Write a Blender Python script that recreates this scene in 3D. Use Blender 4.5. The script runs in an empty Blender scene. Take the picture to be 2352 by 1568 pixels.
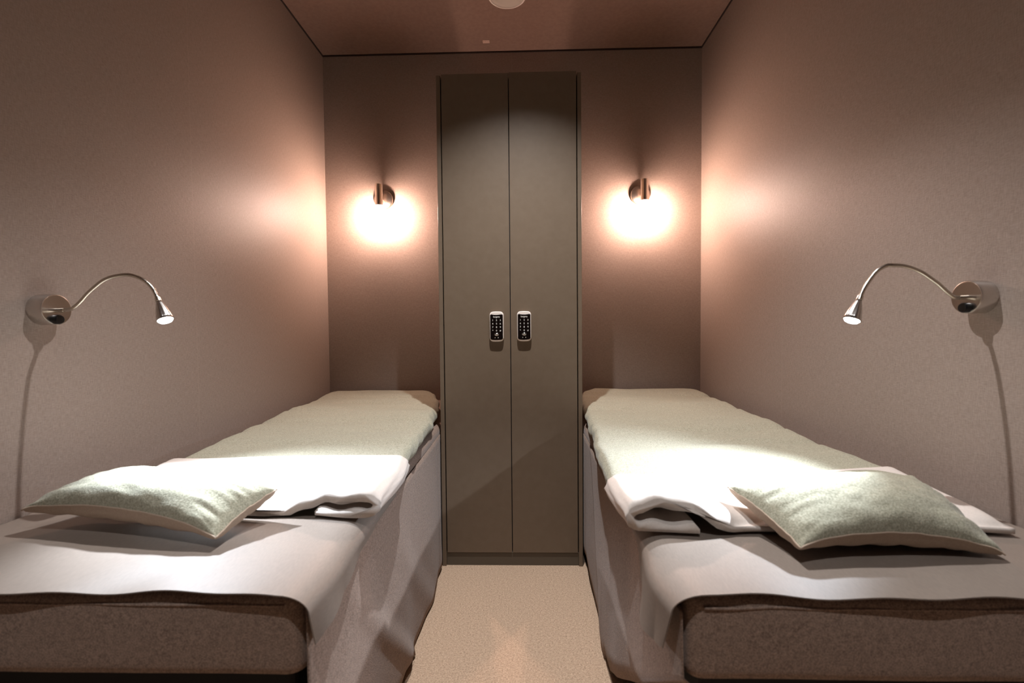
import bpy, math, random
from mathutils import Vector, Matrix, noise

S = bpy.context.scene
COL = S.collection
random.seed(4)
PI = math.pi

# ------------------------------------------------------------------ camera
CAM = (0.0534, -1.9121, 1.0253)
YAW, PITCH, ROLL = 0.0248, -0.0334, 0.0089
cd = bpy.data.cameras.new('camera')
cam = bpy.data.objects.new('camera', cd)
COL.objects.link(cam)
_R = (Matrix.Rotation(YAW, 3, 'Z') @ Matrix.Rotation(PITCH, 3, 'X') @ Matrix.Rotation(ROLL, 3, 'Y'))
_x, _f, _u = _R.col[0], _R.col[1], _R.col[2]
_M = Matrix((_x, _u, -_f)).transposed().to_4x4()
_M.translation = Vector(CAM)
cam.matrix_world = _M
cd.sensor_width = 36.0
cd.lens = 36.0 * 1045.0 / 2352.0
cd.clip_start = 0.02
cd.dof.use_dof = True
cd.dof.focus_distance = 2.0
cd.dof.aperture_fstop = 3.5
S.camera = cam

# ------------------------------------------------------------------ world, exposure
w = bpy.data.worlds.new('world')
S.world = w
w.use_nodes = True
w.node_tree.nodes['Background'].inputs[0].default_value = (0.02, 0.018, 0.016, 1)
w.node_tree.nodes['Background'].inputs[1].default_value = 0.3
vs = S.view_settings
vs.view_transform = 'Standard'
vs.look = 'None'
vs.gamma = 1.0
vs.use_curve_mapping = False
vs.exposure = 0.0

SCONCE_EMIT = 1450.0          # warm bulbs on the back wall
SCONCE_COL = (1.0, 0.68, 0.56)
READ_W = 54.0                # reading spot lamps
READ_COL = (0.76, 0.87, 1.0)
DOWN1_W, DOWN2_W = 178.0, 80.0   # ceiling downlights (just outside the picture)
DOWN_COL = (0.97, 0.98, 1.0)

# ------------------------------------------------------------------ room numbers
XL, XR, YB, ZC = -1.09, 1.0755, 0.737, 2.594
YF = -2.55
T = 0.60                    # mattress top


# ------------------------------------------------------------------ materials
def srgb(r, g, b):
    f = lambda c: (c / 255 / 12.92) if c / 255 <= 0.04045 else ((c / 255 + 0.055) / 1.055) ** 2.4
    return (f(r), f(g), f(b), 1.0)


def new_mat(name):
    m = bpy.data.materials.new(name)
    m.use_nodes = True
    nt = m.node_tree
    b = nt.nodes['Principled BSDF']
    return m, nt, b


def nd(nt, kind, **kw):
    n = nt.nodes.new(kind)
    for k, v in kw.items():
        setattr(n, k, v)
    return n


def plain(name, col, rough=0.5, metal=0.0, spec=0.5):
    m, nt, b = new_mat(name)
    b.inputs['Base Color'].default_value = col
    b.inputs['Roughness'].default_value = rough
    b.inputs['Metallic'].default_value = metal
    b.inputs['Specular IOR Level'].default_value = spec
    return m


def fabric(name, c1, c2, scale=(400, 400, 400), rough=0.9, bump=0.25, dist=0.001, spec=0.2, sheen=0.0, c3=None, big=60):
    """Two-tone woven cloth: fine grain mixes two yarn colours, and bumps the surface."""
    m, nt, b = new_mat(name)
    L = nt.links
    tc = nd(nt, 'ShaderNodeTexCoord')
    mp = nd(nt, 'ShaderNodeMapping')
    mp.inputs['Scale'].default_value = scale
    L.new(tc.outputs['Object'], mp.inputs['Vector'])
    n1 = nd(nt, 'ShaderNodeTexNoise')
    n1.inputs['Scale'].default_value = 1.0
    n1.inputs['Detail'].default_value = 3.0
    L.new(mp.outputs[0], n1.inputs['Vector'])
    n2 = nd(nt, 'ShaderNodeTexNoise')
    n2.inputs['Scale'].default_value = big
    n2.inputs['Detail'].default_value = 2.0
    L.new(tc.outputs['Object'], n2.inputs['Vector'])
    ad = nd(nt, 'ShaderNodeMath', operation='MULTIPLY_ADD')
    L.new(n2.outputs['Fac'], ad.inputs[0])
    ad.inputs[1].default_value = 0.35
    L.new(n1.outputs['Fac'], ad.inputs[2])
    mr = nd(nt, 'ShaderNodeMapRange')
    mr.inputs['From Min'].default_value = 0.45
    mr.inputs['From Max'].default_value = 0.90
    L.new(ad.outputs[0], mr.inputs['Value'])
    mx = nd(nt, 'ShaderNodeMix', data_type='RGBA')
    L.new(mr.outputs[0], mx.inputs[0])
    mx.inputs[6].default_value = c1
    mx.inputs[7].default_value = c2
    L.new(mx.outputs[2], b.inputs['Base Color'])
    bp = nd(nt, 'ShaderNodeBump')
    bp.inputs['Strength'].default_value = bump
    bp.inputs['Distance'].default_value = dist
    L.new(n1.outputs['Fac'], bp.inputs['Height'])
    L.new(bp.outputs[0], b.inputs['Normal'])
    b.inputs['Roughness'].default_value = rough
    b.inputs['Specular IOR Level'].default_value = spec
    b.inputs['Sheen Weight'].default_value = sheen
    return m


def wallpaper(name, c1, c2, axis, seam_at, period, rough=0.52):
    """Linen-look vinyl wallpaper with hairline vertical joints between its strips."""
    m, nt, b = new_mat(name)
    L = nt.links
    tc = nd(nt, 'ShaderNodeTexCoord')
    fac = None
    hs = []
    for sc in ((90, 90, 700), (700, 700, 60)):
        mp = nd(nt, 'ShaderNodeMapping')
        mp.inputs['Scale'].default_value = sc
        L.new(tc.outputs['Object'], mp.inputs['Vector'])
        n = nd(nt, 'ShaderNodeTexNoise')
        n.inputs['Scale'].default_value = 1.0
        n.inputs['Detail'].default_value = 2.0
        L.new(mp.outputs[0], n.inputs['Vector'])
        hs.append(n)
    ad = nd(nt, 'ShaderNodeMath', operation='ADD')
    L.new(hs[0].outputs['Fac'], ad.inputs[0])
    L.new(hs[1].outputs['Fac'], ad.inputs[1])
    mr = nd(nt, 'ShaderNodeMapRange')
    mr.inputs['From Min'].default_value = 0.75
    mr.inputs['From Max'].default_value = 1.25
    L.new(ad.outputs[0], mr.inputs['Value'])
    mx = nd(nt, 'ShaderNodeMix', data_type='RGBA')
    L.new(mr.outputs[0], mx.inputs[0])
    mx.inputs[6].default_value = c1
    mx.inputs[7].default_value = c2
    # strip joints
    sp = nd(nt, 'ShaderNodeSeparateXYZ')
    L.new(tc.outputs['Object'], sp.inputs[0])
    a = nd(nt, 'ShaderNodeMath', operation='SUBTRACT')
    L.new(sp.outputs[axis], a.inputs[0])
    a.inputs[1].default_value = seam_at - period * 20 - period / 2
    mo = nd(nt, 'ShaderNodeMath', operation='MODULO')
    L.new(a.outputs[0], mo.inputs[0])
    mo.inputs[1].default_value = period
    d = nd(nt, 'ShaderNodeMath', operation='SUBTRACT')
    L.new(mo.outputs[0], d.inputs[0])
    d.inputs[1].default_value = period / 2
    ab = nd(nt, 'ShaderNodeMath', operation='ABSOLUTE')
    L.new(d.outputs[0], ab.inputs[0])
    lt = nd(nt, 'ShaderNodeMath', operation='LESS_THAN')
    L.new(ab.outputs[0], lt.inputs[0])
    lt.inputs[1].default_value = 0.0012
    mul = nd(nt, 'ShaderNodeMath', operation='MULTIPLY')
    L.new(lt.outputs[0], mul.inputs[0])
    mul.inputs[1].default_value = 0.14
    m2 = nd(nt, 'ShaderNodeMix', data_type='RGBA')
    L.new(mul.outputs[0], m2.inputs[0])
    L.new(mx.outputs[2], m2.inputs[6])
    m2.inputs[7].default_value = srgb(190, 170, 155)
    L.new(m2.outputs[2], b.inputs['Base Color'])
    bp = nd(nt, 'ShaderNodeBump')
    bp.inputs['Strength'].default_value = 0.35
    bp.inputs['Distance'].default_value = 0.0008
    L.new(ad.outputs[0], bp.inputs['Height'])
    L.new(bp.outputs[0], b.inputs['Normal'])
    b.inputs['Roughness'].default_value = rough
    b.inputs['Specular IOR Level'].default_value = 0.35
    return m


def brushed(name, col, rough, scale=(30, 30, 900), amt=0.12):
    m, nt, b = new_mat(name)
    L = nt.links
    tc = nd(nt, 'ShaderNodeTexCoord')
    mp = nd(nt, 'ShaderNodeMapping')
    mp.inputs['Scale'].default_value = scale
    L.new(tc.outputs['Object'], mp.inputs['Vector'])
    n = nd(nt, 'ShaderNodeTexNoise')
    n.inputs['Scale'].default_value = 1.0
    L.new(mp.outputs[0], n.inputs['Vector'])
    mr = nd(nt, 'ShaderNodeMapRange')
    mr.inputs['To Min'].default_value = max(0.02, rough - amt)
    mr.inputs['To Max'].default_value = rough + amt
    L.new(n.outputs['Fac'], mr.inputs['Value'])
    L.new(mr.outputs[0], b.inputs['Roughness'])
    b.inputs['Base Color'].default_value = col
    b.inputs['Metallic'].default_value = 1.0
    return m


def emit(name, col, strength):
    m, nt, b = new_mat(name)
    b.inputs['Base Color'].default_value = (0.9, 0.9, 0.9, 1)
    b.inputs['Emission Color'].default_value = (*col[:3], 1)
    b.inputs['Emission Strength'].default_value = strength
    b.inputs['Roughness'].default_value = 0.3
    return m


WP1, WP2 = srgb(134, 119, 109), srgb(154, 138, 128)
M = dict(
    wall_l=wallpaper('wallpaper_left', WP1, WP2, 1, -0.345, 0.93),
    wall_r=wallpaper('wallpaper_right', WP1, WP2, 1, -0.09, 0.93),
    wall_b=wallpaper('wallpaper_back', WP1, WP2, 0, 0.0, 5.0, 0.5),
    wall_f=wallpaper('wallpaper_front', srgb(52, 44, 38), srgb(60, 52, 45), 0, 0.2, 0.93, 0.5),  # unseen wall, coloured dark so that it bounces less fill light
    ceiling=fabric('ceiling_paint', srgb(124, 102, 90), srgb(130, 108, 96), (60, 60, 60), 0.75, 0.06, 0.0005, 0.25),
    carpet=fabric('carpet_loop', srgb(163, 136, 113), srgb(218, 188, 161), (210, 330, 300), 0.95, 0.9, 0.003, 0.1, big=120),
    gap=plain('shadow_joint', srgb(46, 32, 26), 0.8),  # dark colour stands in for the shade inside the wall-ceiling gap
    laminate=fabric('greige_laminate', srgb(106, 90, 74), srgb(110, 94, 78), (35, 35, 35), 0.42, 0.015, 0.0004, 0.4),
    plinth=plain('plinth_laminate', srgb(84, 74, 62), 0.5),
    dark=plain('dark_carcass', srgb(24, 18, 15), 0.7),
    wool=fabric('brown_wool', srgb(100, 82, 71), srgb(156, 133, 118), (420, 420, 420), 0.95, 0.5, 0.0015, 0.1, 0.15, big=130),
    base=plain('black_base_cloth', srgb(22, 19, 18), 0.9),
    blackplastic=plain('black_plastic', srgb(14, 14, 15), 0.3),
    satin=fabric('taupe_satin', srgb(116, 104, 95), srgb(126, 114, 104), (500, 90, 500), 0.5, 0.05, 0.0004, 0.35, 0.0, big=8),
    sage=fabric('sage_flannel', srgb(126, 123, 104), srgb(172, 168, 149), (330, 330, 330), 0.95, 0.45, 0.0016, 0.1, 0.15, big=160),
    ivory=fabric('ivory_sateen', srgb(200, 189, 180), srgb(208, 197, 188), (260, 260, 260), 0.6, 0.04, 0.0004, 0.3, 0.05),
    taupe=fabric('taupe_cotton', srgb(172, 152, 134), srgb(184, 164, 146), (300, 300, 300), 0.75, 0.06, 0.0005, 0.2),
    steel=brushed('brushed_steel', (0.66, 0.62, 0.58, 1), 0.26, (40, 40, 40), 0.03),
    steel_face=brushed('brushed_steel_face', (0.60, 0.54, 0.50, 1), 0.24, (40, 40, 40), 0.03),
    chrome=brushed('neck_chrome', (0.66, 0.60, 0.52, 1), 0.2, amt=0.05),
    brass=brushed('warm_nickel', (0.96, 0.86, 0.77, 1), 0.24, (40, 40, 40), 0.02),
    glass=emit('lit_opal_glass', SCONCE_COL, SCONCE_EMIT),
    led=emit('lit_led_lens', (0.9, 0.96, 1.0), 30.0),
    lens=emit('lit_downlight_lens', DOWN_COL, 1.5),
    white=plain('white_enamel', srgb(236, 226, 216), 0.35),
    vent=plain('pale_grey_vent', srgb(190, 184, 172), 0.5),
    lockwhite=plain('white_lock_shell', srgb(235, 222, 212), 0.22),
    lockblack=plain('black_touch_panel', srgb(16, 10, 9), 0.12),
    print=plain('pale_print', srgb(225, 220, 212), 0.5),
    sticker=plain('pale_sticker', srgb(205, 180, 165), 0.6),
    stickermark=plain('sticker_print', srgb(140, 112, 98), 0.6),
)


# ------------------------------------------------------------------ helpers
def tag(o, label=None, cat=None, group=None, kind=None):
    if label: o['label'] = label
    if cat: o['category'] = cat
    if group: o['group'] = group
    if kind: o['kind'] = kind
    return o


def empty(name, loc):
    o = bpy.data.objects.new(name, None)
    o.empty_display_size = 0.05
    o.location = loc
    COL.objects.link(o)
    return o


class MB:
    def __init__(self):
        self.v, self.f, self.m = [], [], []

    def add(self, vs, fs, mi=0):
        b = len(self.v)
        self.v += [tuple(p) for p in vs]
        self.f += [tuple(b + i for i in q) for q in fs]
        self.m += [mi] * len(fs)
        return self

    def box(self, lo, hi, mi=0):
        x0, y0, z0 = lo
        x1, y1, z1 = hi
        return self.add([(x0, y0, z0), (x1, y0, z0), (x1, y1, z0), (x0, y1, z0), (x0, y0, z1), (x1, y0, z1), (x1, y1, z1), (x0, y1, z1)],
                        [(0, 3, 2, 1), (4, 5, 6, 7), (0, 1, 5, 4), (1, 2, 6, 5), (2, 3, 7, 6), (3, 0, 4, 7)], mi)

    def loft(self, secs, closed=True, cap0=True, cap1=True, mi=0, flip=False):
        n = len(secs[0])
        vs = [p for s in secs for p in s]
        fs = []
        for i in range(len(secs) - 1):
            for j in range(n if closed else n - 1):
                k = (j + 1) % n
                q = (i * n + j, i * n + k, (i + 1) * n + k, (i + 1) * n + j)
                fs.append(q[::-1] if flip else q)
        if closed and cap0: fs.append(tuple(range(n)) if flip else tuple(range(n))[::-1])
        if closed and cap1:
            t = tuple((len(secs) - 1) * n + j for j in range(n))
            fs.append(t[::-1] if flip else t)
        return self.add(vs, fs, mi)

    def build(self, name, mats, parent=None, smooth=True, bevel=0, autos=None):
        me = bpy.data.meshes.new(name)
        off = parent_world(parent) if parent else Vector((0, 0, 0))
        me.from_pydata([tuple(Vector(p) - off) for p in self.v], [], self.f)
        for m in (mats if isinstance(mats, (list, tuple)) else [mats]):
            me.materials.append(m)
        for p, i in zip(me.polygons, self.m):
            p.material_index = i
            p.use_smooth = smooth
        me.update()
        o = bpy.data.objects.new(name, me)
        COL.objects.link(o)
        if parent: o.parent = parent
        if bevel:
            b = o.modifiers.new('bevel', 'BEVEL')
            b.width = bevel
            b.segments = 2
            b.limit_method = 'ANGLE'
        if autos is not None:
            e = o.modifiers.new('edges', 'EDGE_SPLIT')
            e.split_angle = math.radians(autos)
        return o


def parent_world(p):
    v = Vector((0, 0, 0))
    while p is not None:
        v += p.location
        p = p.parent
    return v


def frame(axis):
    a = Vector(axis).normalized()
    t = Vector((0, 0, 1)) if abs(a.z) < 0.9 else Vector((0, 1, 0))
    u = a.cross(t).normalized()
    return a, u, a.cross(u)


def lathe(mb, org, axis, prof, n=48, mi=0, flute=0, fl_amp=0.0):
    """prof: list of (distance along the axis, radius)."""
    a, u, v = frame(axis)
    org = Vector(org)
    secs = []
    for (h, r) in prof:
        s = []
        for k in range(n):
            th = 2 * PI * k / n
            rr = r
            if flute and r > 0.004:
                rr = r * (1 + fl_amp * (abs(math.cos(th * flute / 2)) ** 0.4 - 0.7))
            s.append(org + a * h + u * (rr * math.cos(th)) + v * (rr * math.sin(th)))
        secs.append(s)
    return mb.loft(secs, True, prof[0][1] > 1e-5, prof[-1][1] > 1e-5, mi, True)


def spline(pts, per):
    pts = [Vector(p) for p in pts]
    P = [2 * pts[0] - pts[1]] + pts + [2 * pts[-1] - pts[-2]]
    out = []
    for i in range(1, len(P) - 2):
        for k in range(per):
            t = k / per
            a, b, c, d = P[i - 1], P[i], P[i + 1], P[i + 2]
            out.append(0.5 * ((2 * b) + (c - a) * t + (2 * a - 5 * b + 4 * c - d) * t * t + (3 * b - a - 3 * c + d) * t ** 3))
    out.append(pts[-1])
    return out


def tube(mb, pts, radius, n=10, mi=0):
    secs = []
    ref = Vector((0, 1, 0))
    for i, p in enumerate(pts):
        d = (pts[min(i + 1, len(pts) - 1)] - pts[max(i - 1, 0)]).normalized()
        u = d.cross(ref)
        if u.length < 1e-3: u = d.cross(Vector((1, 0, 0)))
        u.normalize()
        v = d.cross(u)
        r = radius(i) if callable(radius) else radius
        secs.append([p + u * (r * math.cos(2 * PI * k / n)) + v * (r * math.sin(2 * PI * k / n)) for k in range(n)])
    return mb.loft(secs, True, True, True, mi, True)


def lerp_table(tab, x):
    if x <= tab[0][0]: return tab[0][1]
    for (a, b), (c, d) in zip(tab, tab[1:]):
        if x <= c:
            t = (x - a) / (c - a)
            t = t * t * (3 - 2 * t)
            return b + (d - b) * t
    return tab[-1][1]


def lin_table(tab, x):
    if x <= tab[0][0]: return tab[0][1]
    for (a, b), (c, d) in zip(tab, tab[1:]):
        if x <= c: return b + (d - b) * (x - a) / (c - a)
    return tab[-1][1]


def nz(x, y, z=0.0):
    return noise.noise(Vector((x, y, z)))


def smooth01(t):
    t = max(0.0, min(1.0, t))
    return t * t * (3 - 2 * t)


def rrect(w, h, r, n=6, bow=0.0):
    """Rounded rectangle outline, counter-clockwise, centred; bow lifts the middle of the short ends."""
    pts = []
    for cx, cz, a0 in ((w / 2 - r, h / 2 - r, 0), (-w / 2 + r, h / 2 - r, 90), (-w / 2 + r, -h / 2 + r, 180), (w / 2 - r, -h / 2 + r, 270)):
        for k in range(n + 1):
            a = math.radians(a0 + 90 * k / n)
            x, z = cx + r * math.cos(a), cz + r * math.sin(a)
            pts.append((x, z))
    out = []
    for i, (x, z) in enumerate(pts):
        out.append((x, z))
        if i + 1 < len(pts): x2, z2 = pts[i + 1]
        else: x2, z2 = pts[0]
        if abs(x2 - x) > r * 1.2:
            for k in range(1, 8):
                out.append((x + (x2 - x) * k / 8, z + (z2 - z) * k / 8))
    if bow:
        res = []
        for x, z in out:
            e = 1 - (2 * x / w) ** 2
            res.append((x, z + bow * e * (1 if z > 0 else -1) if abs(z) > h / 2 - r * 0.9 else z))
        out = res
    return out


def text_mesh(body, size, name):
    cu = bpy.data.curves.new(name, 'FONT')
    cu.body = body
    cu.size = size
    cu.align_x = 'CENTER'
    cu.align_y = 'CENTER'
    cu.extrude = 0.00012
    cu.offset = size * 0.012
    o = bpy.data.objects.new(name, cu)
    COL.objects.link(o)
    dg = bpy.context.evaluated_depsgraph_get()
    dg.update()
    me = bpy.data.meshes.new_from_object(o.evaluated_get(dg))
    v = [tuple(p.co) for p in me.vertices]
    f = [tuple(p.vertices) for p in me.polygons]
    bpy.data.objects.remove(o)
    bpy.data.curves.remove(cu)
    bpy.data.meshes.remove(me)
    return v, f


def structure(name, lo, hi, mat, label, cat):
    o = MB().box(lo, hi).build(name, mat, None, False)
    return tag(o, label, cat, None, 'structure')


# ------------------------------------------------------------------ room shell
TH = 0.08
structure('floor', (XL - TH, YF - TH, -0.06), (XR + TH, YB + TH, 0.0), M['carpet'], 'beige loop pile carpet on the aisle floor between the beds', 'floor')
structure('wall_left', (XL - TH, YF, 0.0), (XL, YB, ZC), M['wall_l'], 'taupe linen wallpaper wall along the left bed', 'wall')
structure('wall_right', (XR, YF, 0.0), (XR + TH, YB, ZC), M['wall_r'], 'taupe linen wallpaper wall along the right bed', 'wall')
structure('wall_back', (XL - TH, YB, 0.0), (XR + TH, YB + TH, ZC), M['wall_b'], 'taupe wallpaper wall behind the tall wardrobe', 'wall')
structure('wall_front', (XL - TH, YF - TH, 0.0), (XR + TH, YF, ZC), M['wall_f'], 'unseen wall facing the wardrobe, coloured dark brown to cut bounced light', 'wall')
structure('ceiling', (XL - TH, YF - TH, ZC), (XR + TH, YB + TH, ZC + 0.06), M['ceiling'], 'plain brownish ceiling above the wardrobe', 'ceiling')
structure('shade_strip_1', (XL, YF, ZC - 0.009), (XL + 0.004, YB, ZC), M['gap'], 'thin dark strip painted as the shadow gap where left wall meets ceiling', 'shade_strip')
structure('shade_strip_2', (XR - 0.004, YF, ZC - 0.009), (XR, YB, ZC), M['gap'], 'thin dark strip painted as the shadow gap where right wall meets ceiling', 'shade_strip')
structure('shade_strip_3', (XL, YB - 0.004, ZC - 0.009), (XR, YB, ZC), M['gap'], 'thin dark strip painted as the shadow gap where back wall meets ceiling', 'shade_strip')


# ------------------------------------------------------------------ ceiling fittings
def downlight(loc, watts, angle, label):
    r = empty('ceiling_downlight', loc)
    tag(r, label, 'ceiling light', 'recessed downlights over the aisle')
    x, y, z = loc
    mb = MB()
    lathe(mb, (x, y, z), (0, 0, -1), [(0.0, 0.050), (0.004, 0.049), (0.006, 0.046), (0.006, 0.038), (0.001, 0.036)], 40)
    mb.build('ring', M['white'], r)
    mb = MB()
    lathe(mb, (x, y, z), (0, 0, -1), [(0.0005, 0.036), (0.0025, 0.0355), (0.003, 0.0)], 40)
    mb.build('lens', M['lens'], r)
    ld = bpy.data.lights.new('downlight_beam', 'SPOT')
    ld.energy = watts
    ld.color = DOWN_COL
    ld.spot_size = math.radians(angle)
    ld.spot_blend = 0.7
    ld.shadow_soft_size = 0.012
    lo = bpy.data.objects.new('downlight_beam', ld)
    COL.objects.link(lo)
    lo.parent = r
    lo.location = (0, 0, -0.02)
    return r


downlight((0.05, -0.66, ZC), DOWN1_W, 92, 'recessed ceiling downlight over the aisle nearer the wardrobe')
downlight((0.0, -2.05, ZC), DOWN2_W, 100, 'recessed ceiling downlight over the aisle farther from the wardrobe')

# round vent above the wardrobe, half cut by the top of the picture
vc = (-0.010, 0.292, ZC)
rv = empty('ceiling_vent', vc)
tag(rv, 'round pale grey disc vent on the ceiling above the wardrobe', 'vent')
mb = MB()
lathe(mb, vc, (0, 0, -1), [(0.0, 0.093), (0.006, 0.092), (0.008, 0.089), (0.006, 0.086), (0.001, 0.086)], 64)
mb.build('rim', M['white'], rv)
mb = MB()
lathe(mb, vc, (0, 0, -1), [(0.0008, 0.0855), (0.004, 0.0845), (0.007, 0.06), (0.008, 0.0)], 64)
mb.build('disc', M['vent'], rv)

# small sticker on the ceiling
sx, sy = -0.138, 0.646
st = empty('ceiling_sticker', (sx, sy, ZC))
tag(st, 'tiny pale rectangular sticker on the ceiling in front of the wardrobe top', 'sticker')
MB().box((sx - 0.018, sy - 0.012, ZC - 0.0012), (sx + 0.018, sy + 0.012, ZC)).build('backing', M['sticker'], st, False)
mb = MB()
for k in (-1, 0, 1):
    cx = sx + k * 0.011
    for (dx0, dx1, dy0, dy1) in ((-.004, .004, .005, .007), (-.004, .004, -.007, -.005), (-.004, -.0025, -.007, .007), (.0025, .004, -.007, .007)):
        mb.box((cx + dx0, sy + dy0, ZC - 0.0016), (cx + dx1, sy + dy1, ZC - 0.0011))
mb.build('printed_mark', M['stickermark'], st, False)

# ------------------------------------------------------------------ wardrobe
HC = 2.072
wd = empty('wardrobe', (0, 0.36, 0))
tag(wd, 'tall greige two door wardrobe with two keypad locks between the beds', 'wardrobe')
for s, nm in ((-1, 'side_panel'), (1, 'side_panel')):
    a, b = (-0.300, -0.2835) if s < 0 else (0.2835, 0.300)
    MB().box((a, 0.0, 0.0), (b, YB - 0.004, HC - 0.006)).build(nm, M['laminate'], wd, False, 0.0012)
MB().box((-0.283, 0.03, 0.06), (0.283, YB - 0.006, HC - 0.012)).build('carcass', M['dark'], wd, False)
MB().box((-0.2835, 0.008, 0.0), (0.2835, 0.024, 0.056)).build('plinth', M['plinth'], wd, False, 0.001)
MB().box((-0.2830, 0.03, HC - 0.012), (0.2830, YB - 0.006, HC - 0.006)).build('top_panel', M['laminate'], wd, False)
for (a, b, z1) in ((-0.2795, -0.0016, HC - 0.001), (0.0016, 0.2795, HC + 0.001)):
    MB().box((a, 0.002, 0.058), (b, 0.021, z1)).build('door', M['laminate'], wd, False, 0.0012)


def keypad(cx, zc):
    W2, H2, D = 0.060, 0.121, 0.018
    y0 = 0.002
    sec = rrect(W2, H2, 0.013, 6, 0.003)
    secs = []
    for (dy, k) in ((0.0, 1.0), (0.006, 1.0), (0.013, 0.985), (D, 0.90)):
        secs.append([(cx + x * (1 - (1 - k) * 1.0), y0 - dy, zc + z * (1 - (1 - k) * 0.5)) for x, z in sec])
    root = MB().loft(secs, True, True, True, 0, False).build('keypad_lock', M['lockwhite'], wd, True, 0, 40)
    root['label'] = 'white and black keypad lock'
    # touch panel with concave top and bottom edges
    pts = []
    pw, pt, pb = 0.0262, 0.0525, -0.0535
    N = 14
    for k in range(N + 1):
        x = pw - 2 * pw * k / N
        e = 1 - (x / pw) ** 2
        pts.append((x, pt - 0.0035 * e - 0.004 * (abs(x / pw) ** 12)))
    for k in range(N + 1):
        x = -pw + 2 * pw * k / N
        e = 1 - (x / pw) ** 2
        pts.append((x, pb - 0.0025 * e + 0.004 * (abs(x / pw) ** 12)))
    yf = y0 - D
    secs = [[(cx + x, yf + 0.004, zc + z) for x, z in pts], [(cx + x, yf - 0.001, zc + z) for x, z in pts], [(cx + x * .985, yf - 0.0016, zc + z * .99) for x, z in pts]]
    panel = MB().loft(secs, True, True, True).build('touch_panel', M['lockblack'], root, True, 0, 30)

    def put(body, size, x, z, name, col, mb=None):
        v, f = text_mesh(body, size, 'lettering')
        q = [(cx + x + a, yf - 0.0017 - c, zc + z + b) for a, b, c in v]
        (mb or MB()).add(q, [t[::1] for t in f])
        return q

    mbt = MB()
    put('locpro', 0.0105, 0, 0.0405, 'logo', None, mbt)
    mbt.build('logo', M['print'], root, False)
    mbt = MB()
    for r_, row in enumerate(('123', '456', '789', '*0#')):
        for c_, ch in enumerate(row):
            put(ch, 0.0095, (c_ - 1) * 0.0158, 0.0262 - r_ * 0.0144, 'digits', None, mbt)
    mbt.build('keypad_digits', M['print'], root, False)
    # oval key cover
    mbt = MB()
    zc2 = zc - 0.0328
    secs = []
    for (dy, k) in ((0.0010, 1.0), (0.0045, 1.0), (0.0060, 0.88), (0.0045, 0.72), (0.0052, 0.6), (0.0062, 0.3)):
        secs.append([(cx + 0.0092 * k * math.cos(2 * PI * t / 28), yf - dy, zc2 + 0.0068 * k * math.sin(2 * PI * t / 28)) for t in range(28)])
    mbt.loft(secs, True, True, True, 0, True)
    mbt.build('thumb_button', M['steel'], root)
    # two little status marks and the fine line under them
    mbt = MB()
    for sx_ in (-0.0062, 0.0062):
        mbt.box((cx + sx_ - .0016, yf - .0020, zc - 0.0478), (cx + sx_ + .0016, yf - .0015, zc - 0.0440))
    mbt.build('status_mark', M['print'], root, False)


keypad(-0.0575, 1.0245)
keypad(0.0575, 1.0250)


# ------------------------------------------------------------------ wall sconces
def sconce(cx, dx, zt, label):
    """cx: disc centre; dx: sideways offset of the tube; zt: top of the tube."""
    zd = zt - 0.066
    r = empty('wall_sconce', (cx, YB, zd))
    tag(r, label, 'wall lamp', 'warm wall sconces beside the wardrobe')
    mb = MB()
    lathe(mb, (cx, YB, zd), (0, -1, 0), [(0, 0.055), (0.014, 0.055), (0.0165, 0.0535), (0.018, 0.051), (0.018, 0.0)], 56)
    mb.build('mounting_disc', M['brass'], r, True, 0, 35)
    ty = YB - 0.085
    tx = cx + dx
    mb = MB()
    tube(mb, [Vector((cx + dx * 0.6, YB - 0.017, zd)), Vector((tx, ty + 0.015, zd + 0.004))], 0.006, 14)
    mb.build('arm', M['brass'], r)
    mb = MB()
    lathe(mb, (tx, ty, zt), (0, 0, -1), [(0.0005, 0.0), (0.0, 0.019), (0.002, 0.0215), (0.117, 0.0215), (0.118, 0.0205), (0.112, 0.0195), (0.110, 0.0)], 40)
    mb.build('metal_tube', M['brass'], r, True, 0, 35)
    mb = MB()
    lathe(mb, (tx, ty, zt - 0.111), (0, 0, -1), [(0.0, 0.017), (0.044, 0.017), (0.051, 0.0145), (0.055, 0.008), (0.056, 0.0)], 32)
    mb.build('lit_glass', M['glass'], r)
    return r


sconce(-0.748, -0.004, 1.828, 'warm brass tube wall lamp left of the wardrobe')
sconce(0.727, 0.005, 1.832, 'warm brass tube wall lamp right of the wardrobe')


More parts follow.
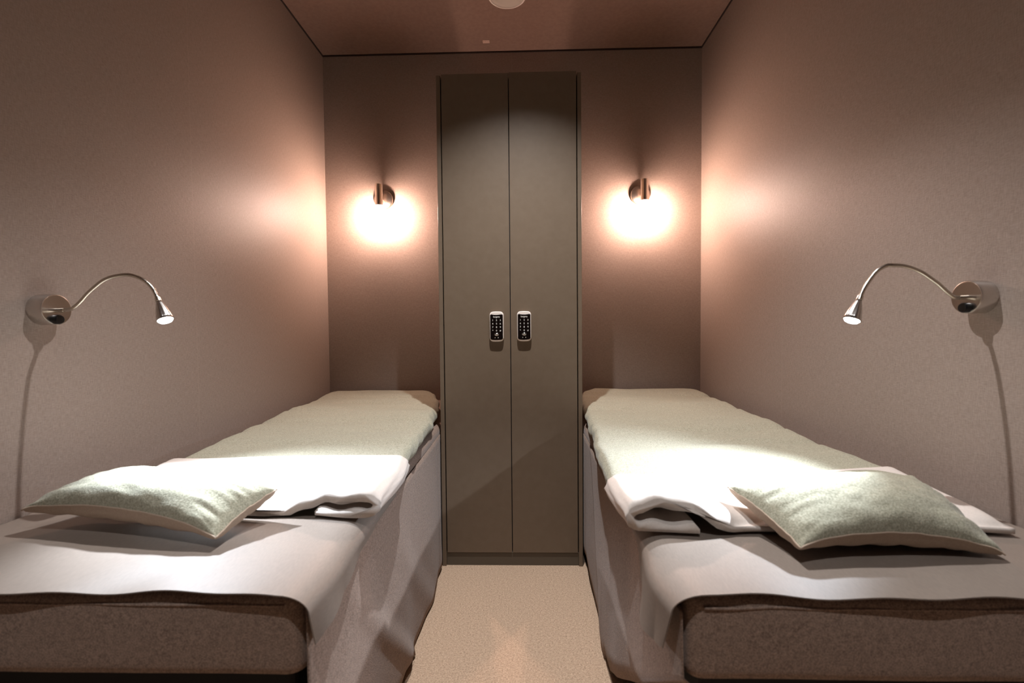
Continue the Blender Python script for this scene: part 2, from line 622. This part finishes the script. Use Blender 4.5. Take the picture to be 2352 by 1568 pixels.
# ------------------------------------------------------------------ gooseneck reading lamps
def reading_lamp(xw, s, yb, zb, path, aim, label, beam_aim):
    """xw wall face, s = +1 pointing into the room from the left wall, -1 from the right wall."""
    r = empty('reading_lamp', (xw, yb, zb))
    tag(r, label, 'reading lamp', 'gooseneck reading lamps on the side walls')
    mb = MB()
    lathe(mb, (xw, yb, zb), (s, 0, 0), [(0, 0.0365), (0.033, 0.0365), (0.0355, 0.0355), (0.036, 0.034)], 56)
    mb.build('wall_base', M['steel'], r, True, 0, 35)
    mb = MB()
    lathe(mb, (xw, yb, zb), (s, 0, 0), [(0.030, 0.034), (0.0362, 0.034), (0.0362, 0.0)], 56)
    mb.build('front_plate', M['steel_face'], r, True, 0, 35)
    mb = MB()
    lathe(mb, (xw + s * 0.036, yb - 0.004, zb - 0.0235), (s, 0, 0), [(0, 0.0115), (0.010, 0.0112), (0.0125, 0.0095), (0.0125, 0.0)], 32)
    mb.build('switch_knob', M['blackplastic'], r, True, 0, 35)
    p = [Vector(q) for q in path]
    mb = MB()
    tube(mb, [Vector((xw + s * 0.036, p[0].y, p[0].z)), p[1]], 0.0046, 16)
    tube(mb, [p[1] + (p[0] - p[1]) * 0.2, p[1] + (p[1] - p[0]) * 0.12], 0.0054, 16)
    mb.build('sleeve', M['chrome'], r, True, 0, 35)
    pts = spline(p[1:], 26)
    mb = MB()
    tube(mb, pts, lambda i: 0.0041 + 0.0004 * math.sin(i * 2.1), 12)
    mb.build('gooseneck', M['chrome'], r)
    tip = p[-1]
    a = Vector(aim).normalized()
    mb = MB()
    lathe(mb, tip - a * 0.004, a, [(0, 0.0036), (0.001, 0.0058), (0.010, 0.0062), (0.011, 0.0052)], 24)
    mb.build('collar', M['chrome'], r, True, 0, 35)
    mb = MB()
    hd = tip + a * 0.006
    lathe(mb, hd, a, [(0, 0.0052), (0.006, 0.0068), (0.016, 0.0100), (0.028, 0.0132), (0.042, 0.0160), (0.050, 0.0172), (0.0505, 0.0160), (0.046, 0.0150), (0.044, 0.0)], 64, 0, 10, 0.07)
    mb.build('lamp_head', M['steel'], r)
    mb = MB()
    lathe(mb, hd, a, [(0.0445, 0.0150), (0.0500, 0.0150), (0.0535, 0.0125), (0.0550, 0.0080), (0.0555, 0.0)], 40)
    mb.build('led_lens', M['led'], r)
    ld = bpy.data.lights.new('reading_beam', 'SPOT')
    ld.energy = READ_W
    ld.color = READ_COL
    ld.spot_size = math.radians(96)
    ld.spot_blend = 0.9
    ld.shadow_soft_size = 0.010
    lo = bpy.data.objects.new('reading_beam', ld)
    COL.objects.link(lo)
    lo.parent = r
    lo.location = hd + a * 0.060 - Vector((xw, yb, zb))
    lo.rotation_euler = Vector(beam_aim).to_track_quat('-Z', 'Y').to_euler()
    return r


PL = [(-1.046, -.86, 1.073), (-1.034, -.86, 1.073), (-1.021, -.86, 1.074), (-1.008, -.86, 1.079), (-.991, -.86, 1.093), (-.975, -.86, 1.110), (-.956, -.86, 1.126), (-.937, -.86, 1.140),
      (-.919, -.86, 1.148), (-.900, -.86, 1.152), (-.881, -.86, 1.154), (-.863, -.86, 1.152), (-.837, -.86, 1.141), (-.817, -.86, 1.122), (-.805, -.86, 1.097)]
PR = [(1.032, -.875, 1.081), (1.024, -.875, 1.080), (1.016, -.875, 1.080), (1.008, -.875, 1.083), (.990, -.875, 1.098), (.976, -.875, 1.111), (.961, -.875, 1.122), (.947, -.875, 1.132),
      (.933, -.875, 1.140), (.913, -.875, 1.148), (.894, -.875, 1.152), (.875, -.875, 1.153), (.861, -.875, 1.152), (.842, -.875, 1.141), (.827, -.875, 1.122), (.815, -.875, 1.103), (.806, -.875, 1.083)]
reading_lamp(XL, 1, -0.856, 1.0745, PL, (0.026, -0.010, -0.055), 'steel gooseneck reading lamp lit on the left wall', (0.16, -0.04, -0.40))
reading_lamp(XR, -1, -0.872, 1.081, PR, (-0.026, -0.008, -0.059), 'steel gooseneck reading lamp lit on the right wall', (-0.30, 0.06, -0.38))


# ------------------------------------------------------------------ beds
def side(s, a, y, z):
    """a = distance from the room's middle line; s = -1 left bed, +1 right bed."""
    return (s * a, y, z)


YE = -1.20      # near end of the mattresses
EDGE = 0.308    # aisle edge of the mattresses


def bed(s, xw, label, hem, folds, split, skew):
    r = empty('bed', side(s, (EDGE + xw) / 2, -0.23, 0))
    tag(r, label, 'bed', 'single beds either side of the wardrobe')
    # mattress in its brown cover: rounded slab
    zb, zt = 0.455, T
    x0, x1 = EDGE, xw - 0.006
    R_ = 0.022
    prof = [(0.0, zb)]
    secs = []
    ny = 60
    outline = []
    # vertical profile: inset from the outline, height
    vp = [(0.012, zb), (0.003, zb + 0.006), (0.0, zb + 0.02)]
    for k in range(1, 8):
        vp.append((0.0, zb + 0.02 + (zt - R_ - zb - 0.02) * k / 8))
    for k in range(0, 7):
        a = PI / 2 * k / 6
        vp.append((R_ * (1 - math.cos(a)), zt - R_ + R_ * math.sin(a)))

    def ring(ins):
        q = []
        c = 0.03
        X0, X1, Y0, Y1 = x0 + ins, x1 - ins, YE + ins, YB - 0.006 - ins
        cc = max(0.004, c - ins)
        cor = [(X0, Y0, 180), (X1, Y0, 270), (X1, Y1, 0), (X0, Y1, 90)]
        cen = [(X0 + cc, Y0 + cc), (X1 - cc, Y0 + cc), (X1 - cc, Y1 - cc), (X0 + cc, Y1 - cc)]
        for i in range(4):
            for k in range(6):
                a = math.radians(cor[i][2] + 90 * k / 5)
                q.append((cen[i][0] + cc * math.cos(a), cen[i][1] + cc * math.sin(a)))
            j = (i + 1) % 4
            ax = math.radians(cor[i][2] + 90)
            p = q[-1]
            a2 = math.radians(cor[j][2])
            p2 = (cen[j][0] + cc * math.cos(a2), cen[j][1] + cc * math.sin(a2))
            n = 40 if i in (1, 3) else 30
            for k in range(1, n):
                q.append((p[0] + (p2[0] - p[0]) * k / n, p[1] + (p2[1] - p[1]) * k / n))
        return q

    secs = []
    for ins, z in vp:
        row = []
        for (a, y) in ring(ins):
            wob = 0.004 * nz(a * 9 + s * 7, y * 7, z * 8) * (1 if z > zb + 0.01 and z < zt - 0.002 else 0.3)
            fr = 0.0
            if y < YE + 0.02:
                fr = -0.003 * math.sin((z - zb) / (zt - zb) * PI)
            row.append(side(s, a, y + fr + (wob if y < YE + 0.05 else 0), z + 0.2 * wob))
        secs.append(row)
    mb = MB().loft(secs, True, True, True, 0, s < 0)
    mb.build('mattress_cover', M['wool'], r)
    # piped seam under the top edge on the near end and the aisle side
    mb = MB()
    pts = []
    for k in range(41):
        a = xw - 0.03 - (xw - 0.03 - EDGE - 0.028) * k / 40
        pts.append(Vector(side(s, a, YE - 0.001 - 0.001 * nz(a * 12, s * 3.0), T - 0.022 + 0.003 * nz(a * 10, s * 5.0))))
    tube(mb, pts, 0.0022, 8)
    mb.build('piping', M['wool'], r)
    # dark base and castors
    MB().box(*[tuple(map(f_, zip(side(s, EDGE + 0.05, YE + 0.07, 0.09), side(s, xw - 0.02, YB - 0.02, 0.452)))) for f_ in (min, max)]).build('bed_base', M['base'], r, False, 0.01)
    for (a, y) in ((EDGE + 0.075, -0.03), (EDGE + 0.075, -0.95), (xw - 0.08, -0.95), (xw - 0.08, 0.62)):
        mb = MB()
        lathe(mb, side(s, a, y, 0.0), (0, 0, 1), [(0, 0.026), (0.03, 0.029), (0.06, 0.028), (0.09, 0.024)], 24)
        mb.build('leg', M['blackplastic'], r)

    # valance on the aisle side: two overlapping panels hanging to the floor
    def panel(y0, y1, out, dz0, name, ph):
        n, mz = 110, 26
        front, back = [], []
        rows = []
        for i in range(n + 1):
            t = i / n
            row = []
            for j in range(mz + 1):
                w_ = j / mz
                yy = y0(w_) + (y1(w_) - y0(w_)) * t
                zt_ = T - 0.030 - dz0
                hz = lin_table(hem, yy)
                hz += 0.003 * nz(yy * 9, ph)
                z = zt_ + (hz - zt_) * w_
                fl = lerp_table(folds, yy - skew * (w_ - 0.1)) * w_ ** 0.9
                rip = (0.007 * math.sin(yy * 17 + ph + 1.2 * nz(yy * 3, ph)) + 0.006 * nz(yy * 8, z * 4, ph)) * w_ * (0.25 if skew == 0 and yy < -0.5 else 0.6)
                a = EDGE - 0.0035 - out - fl - rip
                if yy > -0.03:
                    k_ = smooth01((yy + 0.03) / 0.03)
                    a = a * (1 - k_) + 0.3055 * k_
                cur = smooth01((w_ - 0.93) / 0.07)
                a += 0.010 * cur * (1 if yy < -0.55 else 0.2)
                row.append((a, yy, z))
            rows.append(row)
        th = 0.003
        secs_ = []
        for row in rows:
            f_ = [side(s, a, y, z) for a, y, z in row]
            b_ = [side(s, a + th, y, z) for a, y, z in row[::-1]]
            secs_.append(f_ + b_)
        MB().loft(secs_, True, True, True, 0, s > 0).build(name, M['wool'], r)

    sy0, sy1 = split
    panel(lambda w_: YE + 0.004, lambda w_: sy0 + (sy1 - sy0) * w_, 0.004, 0.0, 'valance', 1.0 + s)
    panel(lambda w_: sy0 + (sy1 - sy0) * w_ - 0.05, lambda w_: 0.70, -0.001, 0.004, 'valance', 2.7 + s)
    return r


hemL = [(-1.2, 0.02), (-0.9, 0.012), (-0.3, 0.012), (0.7, 0.03)]
hemR = [(-1.2, 0.455), (-1.1, 0.375), (-0.9, 0.215), (-0.72, 0.085), (-0.60, 0.012), (-0.53, 0.008), (-0.3, 0.025), (-0.14, 0.06), (0.0, 0.06), (0.7, 0.03)]
foldL = [(-1.6, 0.006), (-1.2, 0.004), (-1.11, 0.006), (-1.05, 0.020), (-0.98, 0.005), (-0.86, 0.006), (-0.76, 0.012), (-0.66, 0.006), (-0.40, 0.006), (-0.1, 0.002)]
foldR = [(-1.2, -0.004), (-1.0, 0.006), (-0.7, 0.012), (-0.52, 0.010), (-0.3, 0.004), (-0.1, -0.002)]
bed(-1, -XL, 'single bed with brown wool valance left of the wardrobe', hemL, foldL, (-0.10, -0.06), 0.54)
bed(1, XR, 'single bed with brown wool valance right of the wardrobe', hemR, foldR, (-0.20, -0.50), 0.0)


# flat satin sheets lying over the mattress ends with one hanging corner
def sheet(s, xw, flap, label, seed, bulge):
    n = 130
    secs = []
    ys = []
    for i in range(n + 1):
        t = i / n
        ys.append(YE - 0.015 + (-0.70 - YE) * (t ** 1.15))
    top_a = [xw - 0.012 - (xw - 0.012 - (EDGE + 0.03)) * k / 44 for k in range(45)]
    th = 0.0022
    for y in ys:
        near = math.exp(-(y - (YE - 0.015)) / 0.05)
        up, dn = [], []
        zl = lin_table(flap, y)
        for a in top_a:
            wv = 0.0045 * near * (1.0 + math.sin(a * 17 + seed) * 0.7 + 0.5 * math.sin(a * 37 + 2 * seed))
            wr = 0.0035 * nz(a * 6 + seed, y * 5, 1.0) * smooth01((y - YE + 0.05) / 0.1)
            sag = -0.010 * near * 0.5
            z = T + 0.006 + max(0, wr) + wv + sag
            z = max(z, T + 0.0025) if y > YE + 0.006 else max(z, T - 0.006)
            up.append((a, y + 0.006 * near * math.sin(a * 13 + seed), z))
        # bend over the aisle edge
        a0, z0 = up[-1][0], up[-1][2]
        b = bulge * math.exp(-((y + 1.13) / 0.10) ** 2)
        ra, rz = 0.048 + b, 0.032
        for k in range(1, 9):
            q = PI / 2 * k / 8
            up.append((a0 - ra * math.sin(q), y + 0.006 * near * math.sin(a0 * 13 + seed), z0 - rz * (1 - math.cos(q))))
        a1, z1 = up[-1][0], up[-1][2]
        L_ = max(0.004, z1 - zl)
        for k in range(1, 15):
            w_ = k / 14
            fo = 0.012 * math.sin((y + 1.2) * 26 + seed) * w_ * min(1, L_ / 0.05)
            up.append((a1 - abs(fo) * 0.6 + 0.004 * w_ - b * 0.3 * w_, y + 0.024 * w_ * near + 0.006 * near * math.sin(a0 * 13 + seed), z1 - L_ * w_))
        row = [side(s, *p) for p in up]
        # underside: offset down on the top, inwards on the flap
        dn = []
        m_ = len(up)
        for i, (a, yy, z) in enumerate(up):
            q = smooth01((i - 44) / 8.0)
            dn.append((a + th * q, yy, z - th * (1 - q)))
        secs.append(row + [side(s, *p) for p in dn[::-1]])
    o = MB().loft(secs, True, True, True, 0, s < 0).build('bed_sheet', M['satin'], None, True, 0, 60)
    tag(o, label, 'sheet', 'flat sheets at the near ends of the beds')
    return o


flapL = [(-1.222, 0.508), (-1.19, 0.520), (-1.13, 0.532), (-1.07, 0.540), (-1.0, 0.552), (-0.86, 0.565), (-0.72, 0.573), (0.62, 0.572)]
flapR = [(-1.222, 0.505), (-1.18, 0.498), (-1.12, 0.490), (-1.06, 0.500), (-1.01, 0.545), (-0.94, 0.568), (0.62, 0.572)]
sheet(-1, -XL, flapL, 'smooth taupe sheet with a pointed corner hanging off the left bed', 0.4, 0.010)
sheet(1, XR, flapR, 'smooth taupe sheet with a pointed corner hanging off the right bed', 2.3, 0.022)


# ------------------------------------------------------------------ duvets and pillows
PADS = {}


def duvet(s, xw, label, edge, gap, back, wr_seed, open_h, press, lip, yb0):
    """Sage duvet folded along its aisle edge, with its near end turned back (ivory side up)."""
    zb = T + 0.0125
    h0 = 0.052

    def wrinkle(a, y):
        v = 0
        v += 0.0065 * math.sin(y * 14 + 2.2 * nz(a * 2.2, y * 1.5, wr_seed) + wr_seed) * (0.5 + 0.5 * nz(a * 1.5 + 4, y * 3, wr_seed))
        v += 0.0075 * nz(a * 3.2, y * 8.5, wr_seed + 3)
        v += 0.002 * nz(a * 9, y * 26, wr_seed + 7)
        for yc in (0.42, 0.24, 0.06, -0.16, -0.34, -0.52):
            d = y - yc - 0.05 * nz(a * 2.5, yc * 9, wr_seed + 11)
            m = smooth01(0.55 + 1.3 * nz(a * 2.2, yc * 5, wr_seed + 5))
            v -= 0.0085 * m * math.exp(-(d / (0.013 if d < 0 else 0.034)) ** 2)
        return v

    def ztop(a, y):
        z = zb + h0 + wrinkle(a, y)
        for (pa, py, ra, ry, d) in press:
            e = ((a - pa) / ra) ** 4 + ((y - py) / ry) ** 4
            z -= d * math.exp(-e)
        return z

    r = empty('duvet', side(s, (EDGE + xw) / 2, -0.1, zb))
    tag(r, label, 'duvet', 'sage duvets folded along the beds')

    # ---- sage body
    def section(y, k, aw, ae, hk):
        """closed section: top from the wall to the aisle, round the edge, back underneath."""
        q = []
        n = 46
        rad = 0.5 * h0 * hk
        for i in range(n + 1):
            t = i / n
            a = aw - (aw - (ae + rad)) * t
            zt_ = zb + (ztop(a, y) - zb) * hk
            e = smooth01((aw - a) / 0.05)
            zt_ = zb + (zt_ - zb) * (0.25 + 0.75 * e ** 0.5)
            q.append((a, y, zt_))
        zt_ = q[-1][2]
        cz, rz = (zt_ + zb) / 2, (zt_ - zb) / 2
        for i in range(1, 12):
            an = PI * i / 12
            wob = 0.006 * nz(y * 11, an, wr_seed) + 0.004 * math.sin(y * 60 + an * 2 + wr_seed) * (0.5 + nz(y * 5, wr_seed))
            q.append((ae + rad - (rad + wob) * math.sin(an), y, cz + rz * math.cos(an)))
        for i in range(0, 13):
            t = i / 12
            q.append((ae + rad + (aw - ae - rad) * t, y, zb))
        return [side(s, *p) for p in q]

    secs = []
    yend = back
    ny = 190
    for i in range(ny + 1):
        t = i / ny
        y = yb0 + (yend - yb0) * t
        hk = min(1.0, max(0.10, math.sqrt(max(0.0, 1 - max(0, (y - (yend - 0.05)) / 0.05) ** 2))))
        ae = lerp_table(edge, y) + 0.004
        aw = xw - lerp_table(gap, y) - 0.03 * smooth01((y - yend + 0.10) / 0.10)
        secs.append(section(y, t, aw, ae, hk))
    MB().loft(secs, True, True, True, 0, s > 0).build('sage_cover', M['sage'], r)

    # ---- turned-back near end, an open C in section
    th = 0.017

    def csec(y, tl):
        """tl runs 0 at the near lip to 1 at the far edge of the turned-back part."""
        q, inner = [], []
        ae = lerp_table(edge, y) - 0.006
        n = 60
        near = math.exp(-tl / 0.10)
        far = smooth01((1 - tl) / 0.06)
        out = []
        for i in range(n + 1):
            t = i / n
            aw = xw - lerp_table(gap, y) + 0.004
            a = aw - (aw - (ae + 0.034)) * t
            z = zb + (ztop(a, y) - zb) * (0.30 + 0.70 * smooth01((aw - a) / 0.05) ** 0.5) + 0.0035 + 0.009 * far
            z = z - (0.05 * (1 - far)) * 0.0
            # the lip: arched over the hollow by the aisle, lying on the sheet further in
            d = (a - ae)
            arch = open_h[0] * math.exp(-((d - 0.09) / 0.06) ** 2)
            sink = -open_h[1] * smooth01((d - 0.13) / 0.13) * (1 - 0.35 * smooth01((d - 0.38) / 0.2))
            pl = 0.0035 * math.sin(d * 85 + wr_seed * 3 + 2 * nz(a * 9, wr_seed)) * math.exp(-tl / 0.16)
            z += (arch + sink) * math.exp(-tl / 0.22) + pl
            z -= 0.016 * near ** 3
            out.append((a, max(z, zb + 0.012)))
        zt_ = out[-1][1]
        zlo = zb + 0.0015
        cz, rz = (zt_ + zlo) / 2, (zt_ - zlo) / 2
        cc = ae + 0.034
        curl = []
        for i in range(1, 14):
            an = PI * i / 14
            wob = 0.0022 * math.sin(an * 9 + y * 30)
            curl.append((cc - (0.034 + wob) * math.sin(an), cz + rz * math.cos(an)))
        fl = 0.105 + 0.012 * math.sin(y * 12)
        low = [(cc + fl * i / 10, zlo) for i in range(0, 11)]
        thl = min(th, 0.42 * (zt_ - zlo))
        lowin = [(cc + fl * i / 10, zlo + thl + 0.004 * math.sin(i * 0.9) - (0.010 if i == 10 else 0)) for i in range(10, -1, -1)]
        curlin = []
        for i in range(13, 0, -1):
            an = PI * i / 14
            curlin.append((cc - max(0.004, 0.034 - th) * math.sin(an), cz + max(0.002, rz - thl) * math.cos(an)))
        topin = []
        for a, z in out[::-1]:
            topin.append((a, max(z - thl * (0.55 + 0.45 * smooth01((1 - tl) / 0.05)), zb + 0.001)))
        full = out + curl + low + lowin + curlin + topin
        return [side(s, a, y, z) for a, z in full]

    secs = []
    n = 54
    for i in range(n + 1):
        t = i / n
        row = []
        base = None
        yn = lip[0]
        yf_ = lip[1]
        tt = t ** 1.3
        y = yn + (yf_ - yn) * tt
        sec = csec(y, tt)
        # slant: the far edge and the near lip are not quite square to the bed
        sec = [(x, yy + lip[2] * (abs(x) - EDGE) * (1 - tt) + lip[3] * (abs(x) - EDGE) * tt + (0.006 * math.sin(abs(x) * 30 + wr_seed) * math.exp(-tt / 0.1)), z) for x, yy, z in sec]
        secs.append(sec)
    MB().loft(secs, True, True, True, 0, s > 0).build('turned_back_end', M['ivory'], r)
    return r


gapL = [(-0.95, 0.20), (-0.6, 0.13), (0.0, 0.07), (0.7, 0.02)]
gapR = [(-1.0, 0.075), (-0.7, 0.085), (0.0, 0.055), (0.7, 0.02)]
edgeL = [(-1.05, 0.268), (-0.80, 0.258), (-0.55, 0.285), (-0.2, 0.300), (0.0, 0.318), (0.14, 0.335), (0.33, 0.365), (0.5, 0.41), (0.6, 0.45), (0.70, 0.52)]
edgeR = [(-1.05, 0.262), (-0.87, 0.248), (-0.60, 0.262), (-0.3, 0.288), (-0.02, 0.309), (0.10, 0.316), (0.40, 0.330), (0.56, 0.365), (0.66, 0.430), (0.70, 0.47)]
duvet(-1, -XL, 'sage green duvet with turned back ivory end on the left bed', edgeL, gapL, 0.700, 1.3, (0.004, 0.022), [(0.74, -1.00, 0.29, 0.13, 0.048)], (-0.945, -0.66, 0.05, -0.03), -0.80)
duvet(1, XR, 'sage green duvet with turned back ivory end on the right bed', edgeR, gapR, 0.700, 5.1, (0.018, 0.030), [(0.73, -1.03, 0.25, 0.16, 0.048)], (-1.015, -0.84, 0.0, 0.12), -0.86)


def pillow(s, corners, ht, hb, label, seed, rest_y):
    """corners: far-left, near-left, near-right, far-right of the seam."""
    FL, NL, NR, FR = [Vector(c) for c in corners]
    cen = (FL + NL + NR + FR) / 4
    r = empty('pillow', cen)
    tag(r, label, 'pillow', 'sage pillows at the near ends of the beds')
    up = ((NR - NL).cross(FL - NL)).normalized()
    n = 56

    def pt(u, v, sgn):
        pin = 0.055
        uu = u * (1 - pin * (1 - v * v))
        vv = v * (1 - pin * 1.5 * (1 - u * u))
        a, b = (uu + 1) / 2, (vv + 1) / 2
        p = NL * (1 - a) * (1 - b) + NR * a * (1 - b) + FL * (1 - a) * b + FR * a * b
        ex = 0.50 if sgn > 0 else 0.30
        e = max(0.0, (1 - u * u)) ** ex * max(0.0, (1 - v * v)) ** ex
        h = ht if sgn > 0 else hb
        d = e * h
        edge = max(abs(u), abs(v))
        ripple = 0
        if edge > 0.55:
            w_ = smooth01((edge - 0.55) / 0.3) * smooth01((1 - edge) / 0.12)
            q = u if abs(v) > abs(u) else v
            ripple = 0.0016 * math.sin(q * 19 + seed * 2 + 2.5 * nz(q * 3, seed, sgn)) * w_
        lump = 0.005 * nz(u * 1.7 + seed, v * 1.7, sgn) * e
        seamw = 0.003 * nz(u * 5, v * 5, seed)
        p = p + Vector((0, 0, 0.027 * (1 - u * u) ** 0.7 * (1 - v) / 2))
        q = p + up * (sgn * (d + ripple) + lump * (1 if sgn > 0 else 0.4) + seamw)
        rest = 0.6125 + (0.0225 * smooth01((q.y - rest_y) / 0.03))
        q.z = max(q.z, rest)
        return q

    def half(sgn, name, mat):
        vs, fs = [], []
        for i in range(n + 1):
            for j in range(n + 1):
                # cosine spacing puts more points at the seams
                u = -math.cos(PI * i / n) * 0.5 + (2 * i / n - 1) * 0.5
                v = -math.cos(PI * j / n) * 0.5 + (2 * j / n - 1) * 0.5
                vs.append(pt(u, v, sgn))
        for i in range(n):
            for j in range(n):
                q = (i * (n + 1) + j, (i + 1) * (n + 1) + j, (i + 1) * (n + 1) + j + 1, i * (n + 1) + j + 1)
                fs.append(q if sgn > 0 else q[::-1])
        o = MB().add(vs, fs).build(name, mat, r)
        return o

    half(1, 'top_side', M['sage'])['label'] = 'sage green top side'
    half(-1, 'underside', M['taupe'])['label'] = 'taupe underside'
    mb = MB()
    loop = []
    for k in range(60): loop.append((-1 + 2 * k / 60, -1))
    for k in range(60): loop.append((1, -1 + 2 * k / 60))
    for k in range(60): loop.append((1 - 2 * k / 60, 1))
    for k in range(61): loop.append((-1, 1 - 2 * k / 60))
    tube(mb, [pt(u, v, 0.0) for u, v in loop], 0.0016, 6)
    mb.build('seam', M['taupe'], r)
    return r


pillow(-1, ((-0.905, -0.865, 0.690), (-0.983, -1.012, 0.655), (-0.528, -1.083, 0.632), (-0.480, -0.955, 0.678)), 0.056, 0.052,
       'sage pillow brightly lit on the left bed', 1.7, -0.985)
pillow(1, ((0.478, -0.960, 0.684), (0.528, -1.130, 0.640), (0.893, -1.108, 0.618), (0.935, -0.868, 0.678)), 0.058, 0.052,
       'sage pillow with taupe underside on the right bed', 4.2, -1.045)
